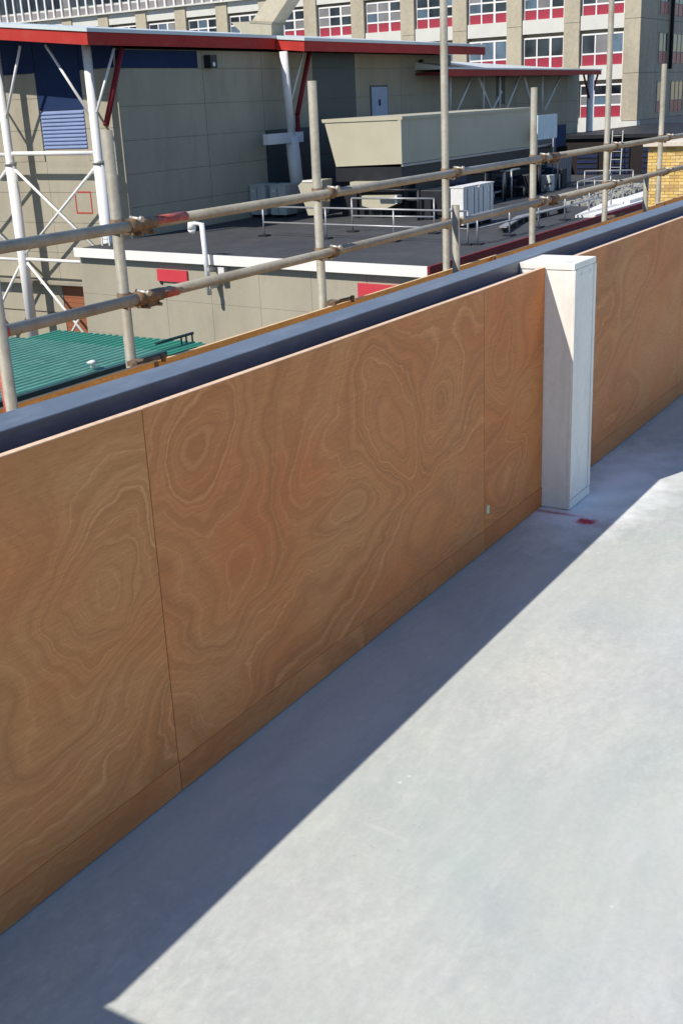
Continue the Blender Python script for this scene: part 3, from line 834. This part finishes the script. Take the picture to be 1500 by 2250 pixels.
pw = thing('pipework', (46, 20.5, ZR), 'tangle of dark pipes and frames in front of the plenum duct', 'pipework')
random.seed(33)
for k in range(42):
    x = random.uniform(40.4, 57); y = random.uniform(20.2, 21.8); z = ZR + random.uniform(.25, 1.5)
    L = random.uniform(.8, 3.0)
    if k % 3 == 0:
        MB().tube((x, y, ZR), (x, y, z), .05, 8).tube((x, y, z), (x + L * .5, y, z), .05, 8).build('pipe', 'galv_rail' if k % 2 == 0 else 'black', pw)
    elif k % 3 == 1:
        MB().tube((x, y, z), (x, y + 2.2, z), .06, 8).tube((x, y, z), (x, y, ZR), .06, 8).build('pipe', 'black', pw)
    else:
        w, h = random.uniform(.5, 1.2), random.uniform(.5, 1.1)
        MB().box(x, x + w, y, y + .6, ZR, ZR + h).build('pump_casing', random.choice(['black', 'black', 'dark_blue', 'ac_grey']), pw, .03)
# grey air conditioners along the hall wall
for k, (y0, lab) in enumerate([(28.55, 'grey air conditioning cabinet standing left of its twin by the hall'), (27.45, 'grey air conditioning cabinet standing right of its twin by the hall')]):
    t = thing('air_conditioner', (41.2, y0 + .3, ZR), lab, 'air conditioner', 'grey cabinets by the hall wall')
    box('casing', 40.7, 41.6, y0, y0 + .82, ZR + .12, ZR + 1.38, 'ac_grey', t, .02)
    for f in (.05, .62):
        box('foot', 40.75, 41.55, y0 + f, y0 + f + .12, ZR, ZR + .12, 'black', t)
    box('top_cover', 40.66, 41.64, y0 - .03, y0 + .85, ZR + 1.38, ZR + 1.43, 'ac_grey', t)
    box('door_seam', 40.69, 40.70, y0 + .40, y0 + .42, ZR + .18, ZR + 1.3, 'black', t)
    box('name_plate', 40.688, 40.70, y0 + .55, y0 + .7, ZR + 1.1, ZR + 1.2, 'ac_white', t)
# cream cowl
cw = thing('vent_cowl', (40.7, 25.9, ZR), 'sunlit cream vent cowl tapering to its foot', 'vent')
MB().prism([(40.4, 26.55, -1.5), (40.4, 26.25, -1.28), (40.4, 25.3, -1.27), (40.4, 25.55, -2.72), (40.4, 26.1, -2.74)], (.8, 0, 0)).build('cowl', 'cream', cw)
box('foot', 40.6, 41.0, 25.7, 25.95, ZR, -2.73, 'black', cw)
box('lip', 40.37, 40.4, 25.32, 26.3, -1.36, -1.28, 'white_fascia', cw)

# white twin condensers
for k, (x0, lab) in enumerate([(37.75, 'nearer of two white condensers, its sunlit end towards the viewer'), (39.15, 'farther of two white condensers on the annex roof')]):
    t = thing('condenser', (x0 + .6, 17.65, ZR), lab, 'condenser', 'white condensers on the annex roof')
    box('casing', x0, x0 + 1.28, 17.42, 17.95, ZR + .14, ZR + 1.5, 'ac_white', t, .015)
    for f in (.1, .95):
        box('foot', x0 + f, x0 + f + .16, 17.42, 17.95, ZR, ZR + .14, 'black', t)
    for f in (.34, .94):
        box('panel_line', x0 + f, x0 + f + .02, 17.405, 17.42, ZR + .2, ZR + 1.45, 'black', t)
    box('name_plate', x0 + .72, x0 + .84, 17.40, 17.42, ZR + 1.2, ZR + 1.42, 'screw', t)
    box('top_cover', x0 - .02, x0 + 1.3, 17.39, 17.98, ZR + 1.5, ZR + 1.54, 'ac_white', t)


# free standing guard rails on the annex roof
def guard(pts, label, h=1.1, mid=.52, n=None):
    t = thing('guard_rail_run', (*pts[0], ZR), label, 'railing')
    for (xa, ya), (xb, yb) in zip(pts[:-1], pts[1:]):
        L = math.hypot(xb - xa, yb - ya)
        k = max(1, round(L / 2.6))
        for i in range(k + 1):
            x, y = xa + (xb - xa) * i / k, ya + (yb - ya) * i / k
            tube('rail_post', (x, y, ZR), (x, y, ZR + h), .032, 'galv_rail', t, 8)
            box('foot_weight', x - .18, x + .18, y - .18, y + .18, ZR, ZR + .06, 'black', t)
        for z in (h, mid):
            tube('rail', (xa, ya, ZR + z), (xb, yb, ZR + z), .034, 'galv_rail', t, 8)


guard([(34.4, 24.2), (33.5, 15.2)], 'pale guard rail crossing the annex roof in front of the plant')
guard([(33.6, 14.9), (46.5, 14.75)], 'pale guard rail running along the annex roof edge', 1.0)
guard([(36.3, 21.4), (36.3, 17.9)], 'short guard rail between the hopper duct and the condensers', 1.25, .6)
guard([(54.0, 18.7), (54.4, 16.4)], 'far guard rail beyond the condensers near the brick pier', 1.0)
guard([(48.5, 17.0), (53.5, 17.2)], 'guard rail on the far roof beside the rubble strip', .9)
tr_ = thing('cable_tray', (40, 16.2, ZR), 'pale cable tray lying across the annex roof', 'cable tray')
for x0, y0, x1, y1 in ((36.8, 15.4, 40.5, 16.3), (40.5, 16.3, 44.5, 16.0)):
    MB().bar((x0, y0, ZR + .22), (x1, y1, ZR + .22), .28, .05).build('tray', 'galv_rail', tr_)
    for f in (.1, .5, .9):
        x, y = x0 + (x1 - x0) * f, y0 + (y1 - y0) * f
        box('support', x - .1, x + .1, y - .2, y + .2, ZR, ZR + .195, 'felt', tr_)
# slatted screen at the far end of the plenum and the pale board above it
ss = thing('slatted_screen', (59, 22, ZR), 'dark vertical slatted screen below the pale blue board', 'screen')
for k in range(13):
    x = 57.2 + k * .27
    box('slat', x, x + .2, 21.92, 21.98, ZR, -1.25, 'off_grey', ss)
box('rail', 57.2, 60.7, 21.98, 22.04, -1.6, -1.5, 'black', ss)
box('rail', 57.2, 60.7, 21.98, 22.04, -2.6, -2.5, 'black', ss)
bd = thing('roof_board', (56, 21.5, ZR), 'pale blue white board standing at the end of the plenum', 'board')
box('board', 54.7, 57.3, 21.48, 21.54, -.42, .76, 'pale_blue', bd)
for x in (54.9, 57.1):
    tube('leg', (x, 21.6, ZR), (x, 21.6, .6), .04, 'galv_rail', bd, 8)
box('tarp', 57.4, 58.9, 21.6, 21.7, -.9, .2, 'clad_blue', bd)
wsl = thing('white_membrane', (46, 14.8, ZR), 'bright white roof slab beyond the last scaffold poles', 'slab')
MB().prism([(42.3, 14.75, ZR + .002), (42.5, 14.0, ZR + .002), (52.5, 14.0, ZR + .002), (52.6, 15.25, ZR + .002), (48.5, 15.6, ZR + .002)], (0, 0, .10)).build('slab', 'white_fascia', wsl)
MB().prism([(47.2, 14.9, ZR + .102), (47.3, 14.2, ZR + .102), (52.4, 14.2, ZR + .102), (52.4, 15.1, ZR + .102)], (0, 0, .12)).build('upper_slab', 'white_fascia', wsl)
# rubble strip
random.seed(5)
m = MB()
for k in range(420):
    u, v = random.random(), random.random()
    x = 47.0 + u * 10.5
    y = 15.5 + u * 0.9 + v * 1.5
    s = random.uniform(.06, .2)
    c = Vector((x, y, ZR + s * .35))
    vs = [c + Vector((random.uniform(.6, 1) * sx * s, random.uniform(.6, 1) * sy * s, random.uniform(.5, 1) * sz * s * .7)) for sz in (-1, 1) for sy in (-1, 1) for sx in (-1, 1)]
    m.add(vs, [(0, 2, 3, 1), (4, 5, 7, 6), (0, 1, 5, 4), (2, 6, 7, 3), (0, 4, 6, 2), (1, 3, 7, 5)])
rb = m.build('rubble', 'gravel')
tag(rb, 'strip of loose grey rubble on the annex roof', 'rubble', kind='stuff')

# service block between hall and office, its shade put into a near-black colour
db = thing('service_block', (74, 21, -8.0), 'dark brown low service block in front of the office', 'building')
box('wall', 70, 90, 12, 26.5, -8, -1.0, 'dark_brown', db)
box('roof_edge', 69.8, 90.2, 11.8, 26.7, -1.0, -.78, 'black', db)
for y in (24.4, 22.4, 20.2, 18.0, 15.8):
    w_ = box('vent_panel', 69.92, 70, y - .7, y + .7, -3.2, -1.5, 'black', db)
    for q in range(5):
        box('vent_slat', 69.88, 69.92, y - .66, y + .66, -3.1 + q * .32, -2.92 + q * .32, 'dark_blue', w_)
rl = thing('roof_ladder', (69.3, 22.4, -8), 'pale ladder leaning on the dark service block', 'ladder')
for y in (22.1, 22.75):
    tube('stile', (69.0, y, -8), (69.72, y, -.55), .028, 'ac_grey', rl, 6)
for k in range(16):
    zf = k / 16.0
    tube('rung', (69.0 + .72 * zf, 22.1, -7.8 + 7.4 * zf), (69.0 + .72 * zf, 22.75, -7.8 + 7.4 * zf), .016, 'ac_grey', rl, 6)

# ================================================================== GREEN SHEETED ROOF
gr = thing('green_shelter', (11.5, 14.4, -8.0), 'low shelter with teal green corrugated sheet roof and dark gutter', 'shelter')


def corrugated(name, x0, x1, y0, y1, z, mat, n, slope=0.0):
    # trapezoidal ribs running along X
    prof = []
    w = (y1 - y0) / n
    for k in range(n):
        y = y0 + k * w
        prof += [(y, 0), (y + w * .42, 0), (y + w * .52, .024), (y + w * .88, .024)]
    prof.append((y1, 0))
    vs, fs = [], []
    for x in (x0, x1):
        for y, h in prof:
            vs.append((x, y, z + h + (y - y0) * slope))
    npf = len(prof)
    for i in range(npf - 1):
        fs.append((i, npf + i, npf + i + 1, i + 1))
    mb = MB().add(vs, fs)
    # underside gives the sheet its thickness
    vs2 = [(v[0], v[1], v[2] - .012) for v in vs]
    mb.add(vs2, [tuple(reversed(f)) for f in fs])
    k = len(vs)
    for i in range(npf - 1):
        mb.f += [(i + 1, k + i + 1, k + i, i), (npf + i, k + npf + i, k + npf + i + 1, npf + i + 1)]
        mb.s += [False, False]
    return mb.build(name, mat, gr)


xq = [5.0, 7.35, 9.7, 12.0, 14.3]
for a, b in zip(xq[:-1], xq[1:]):
    corrugated('roof_sheet', a, b + .06, 12.42, 16.4, -2.52 + (0.004 if a in (7.35, 12.0) else 0), 'green', 22)
corrugated('roof_sheet', 14.2, 15.62, 12.36, 16.4, -2.60, 'green2', 22)
box('gutter', 4.95, 14.36, 12.30, 12.42, -2.78, -2.50, 'green_dark', gr)
tube('ridge_rail', (14.55, 12.72, -2.42), (15.66, 12.70, -2.42), .03, 'green_dark', gr, 8)
for x in (15.3, 15.45, 15.64):
    tube('rail_hook', (x, 12.71, -2.60), (x, 12.71, -2.42), .02, 'green_dark', gr, 6)
for k in range(16):
    x = 6.2 + k * .52
    MB().box(x - .018, x + .018, 12.288, 12.30, -2.70, -2.58).build('gutter_clip', 'galv_rail', gr)
MB().tube((12.62, 12.55, -2.47), (12.62, 12.55, -2.36), .05, 10).tube((12.62, 12.55, -2.37), (12.62, 12.55, -2.33), .11, 12, .02).build('vent_cap', 'white_steel', gr)
box('wall', 5.1, 15.5, 12.48, 16.3, -8.0, -2.62, 'off_grey', gr)

# ================================================================== BRICK PIER
bk = thing('brick_pier', (27.2, 5, -8.0), 'yellow brick pier with pale capstone beyond the scaffold', 'pier')
box('core', 26.66, 28.4, 4.02, 7.06, -8.0, .46, 'mortar', bk)
box('capstone', 26.52, 28.5, 3.9, 7.16, .462, .57, 'stone_cap', bk, .01)
BW, BH, BJ = .215, .065, .010
random.seed(11)
rowz = .46 - .075
r = 0
while r < 22:
    z0 = rowz - r * .075
    off = 0 if r % 2 == 0 else -(BW + BJ) / 2
    for k in range(11):
        y1 = 7.06 - k * (BW + BJ) - off
        y0 = y1 - BW
        y1 = min(y1, 7.06)
        if y1 - y0 < .05:
            continue
        box('brick', 26.640 + random.choice((0, .002, .004)), 26.66, y0, y1, z0 + BJ, z0 + .075, random.choice(['brick_a', 'brick_a', 'brick_b', 'brick_b', 'brick_c']), bk)
    r += 1

# ================================================================== OFFICE
of = thing('office_building', (100, 60, -8.0), 'tall office with crimson window panels between buff concrete pilasters', 'building')
OX = 95.0
Y0, PITCH_Y, PW = 29.45, 5.11, 1.35
NB = 16
YE = Y0 + NB * PITCH_Y + PW
box('wall_core', OX + .75, OX + 35, Y0 + .3, YE, -8, 20, 'off_conc', of)
for k in range(NB + 1):
    y = Y0 + k * PITCH_Y
    for z0, z1 in ((-0.62, 3.02), (3.05, 7.12), (7.15, 11.36)):
        box('pilaster', OX, OX + .74, y, y + PW, z0, z1, 'off_conc', of)
for k in range(NB):
    ya, yb = Y0 + k * PITCH_Y + PW, Y0 + (k + 1) * PITCH_Y
    for z0, z1 in ((-1.45, -.30), (2.62, 3.76), (6.50, 7.60), (10.35, 11.36)):
        box('spandrel', OX + .14, OX + .74, ya + .01, yb - .01, z0, z1, 'off_white', of)


def window(ya, yb, zr, zg, zt, rows_, fill):
    """three bays: crimson panel zr..zg, glass zg..zt"""
    x = OX + .34
    m = MB()
    w = (yb - ya)
    c = [ya + w * i / 3 for i in range(4)]
    t_ = .11
    for i, y in enumerate(c):
        tt = t_ * (1.7 if i == 1 else 1.0)
        lo = y if i == 0 else (y - tt if i == 3 else y - tt / 2)
        m.box(x, x + .12, lo, lo + tt, zr, zt)
    zs = [zr, zg] + [zg + (zt - zg) * (i + 1) / rows_ for i in range(rows_)]
    for z in zs[1:]:
        for i in range(3):
            m.box(x + .004, x + .116, c[i] + (t_ if i == 0 else t_ / 2), c[i + 1] - (t_ if i == 2 else t_ / 2), z - .13, z)
    f = m.build('window', 'frame', of)
    for i in range(3):
        a, b = c[i] + .04, c[i + 1] - .04
        box('infill_panel', x + .04, x + .075, a, b, zr, zg - .07, fill, f)
        for j in range(rows_):
            box('pane', x + .04, x + .075, a, b, zs[1 + j] - .06, zs[2 + j] - .06, random.choice(['glass', 'glass', 'glass', 'glass2', 'blind']), f)


random.seed(3)
for k in range(NB):
    ya, yb = Y0 + k * PITCH_Y + PW + .06, Y0 + (k + 1) * PITCH_Y - .06
    window(ya, yb, 7.61, 8.48, 10.12, 2, 'off_red')
    if k < 6:
        window(ya, yb, 3.77, 4.72, 6.22, 1, 'off_red')
    if k < 3:
        window(ya, yb, -.28, .70, 2.30, 2, 'off_red')
# projecting ribbon storey above
box('ribbon_sill', OX - .25, OX + .74, Y0, YE, 11.37, 11.50, 'off_white', of)
ry = Y0 + .4
k = 0
random.seed(9)
RB = box('ribbon_backing', OX + .1, OX + .74, Y0, YE, 11.51, 14.6, 'off_white', of)
box('ribbon_head', OX - .2, OX + .74, Y0, YE, 14.61, 15.6, 'off_white', of)
while ry < YE - 1.2:
    wd = 1.17
    gap = .34 if k % 4 else .5
    box('grey_panel', OX + .05, OX + .1, ry + gap / 2, ry + wd - .12, 11.62, 12.18, 'off_grey', RB)
    box('ribbon_pane', OX + .05, OX + .1, ry + gap / 2, ry + wd - .12, 12.42, 14.2, random.choice(['glass', 'glass', 'blind']), RB)
    box('mullion', OX - .12, OX + .099, ry - .10, ry + .10, 11.51, 14.6, 'frame', RB)
    ry += wd
    k += 1
# shaded flank with its own windows (face -Y)
flank = [(OX + .76, 99.4), (99.46, 103.4), (103.46, 108.4), (108.46, 116), (116.06, 130)]
for a, b in flank:
    for z0, z1 in ((-0.62, 3.02), (3.05, 7.12), (7.15, 11.36), (11.39, 20)):
        box('flank_panel', a, b, Y0, Y0 + .29, z0, z1, 'off_conc', of)
for (xa, xb) in ((100.0, 102.3), (104.0, 107.6), (109.5, 113)):
    for zr, zt in ((-.2, 2.35), (3.75, 6.2), (7.6, 10.1)):
        m = MB()
        n = max(2, round((xb - xa) / 1.15))
        for i in range(n + 1):
            x = xa + (xb - xa) * i / n
            m.box(x - .04, x + .04, Y0 - .06, Y0 - .004, zr, zt)
        for z in (zr + .9, zt - .1):
            for i in range(n):
                m.box(xa + (xb - xa) * i / n + .04, xa + (xb - xa) * (i + 1) / n - .04, Y0 - .056, Y0 - .006, z, z + .06)
        f = m.build('window', 'off_grey', of)
        for i in range(n):
            x0, x1 = xa + (xb - xa) * i / n, xa + (xb - xa) * (i + 1) / n
            box('infill_panel', x0 + .05, x1 - .05, Y0 - .035, Y0 - .008, zr, zr + .92, 'off_red', f)
            box('pane', x0 + .05, x1 - .05, Y0 - .035, Y0 - .008, zr + .94, zt - .02, 'glass', f)
tube('rain_pipe', (102.9, Y0 - .2, 3.3), (102.9, Y0 - .2, 20), .16, 'black', of, 10)
box('base_block', OX - .1, OX + .7, Y0 - .05, Y0 + 1.5, -1.45, -.66, 'off_white', of)
box('base_wall', OX + .4, OX + .74, Y0 + .05, YE, -8, -1.47, 'dark_brown', of)
box('base_wall', OX + .76, 130, Y0 + .02, Y0 + .28, -8, -.65, 'off_grey', of)
lw = thing('plant_screen', (101, 25, -8.0), 'jumble of black pipework beside the shaded office flank', 'pipework')
random.seed(17)
for k in range(9):
    x = 97 + k * 1.1
    tube('pipe', (x, 26.5, -8), (x, 26.5, random.uniform(-1.6, -.6)), .16, 'black', lw, 8)
    tube('pipe', (x - .9, 26.3, random.uniform(-2.2, -1.0)), (x + 1.0, 26.3, random.uniform(-2.2, -1.0)), .13, 'black', lw, 8)
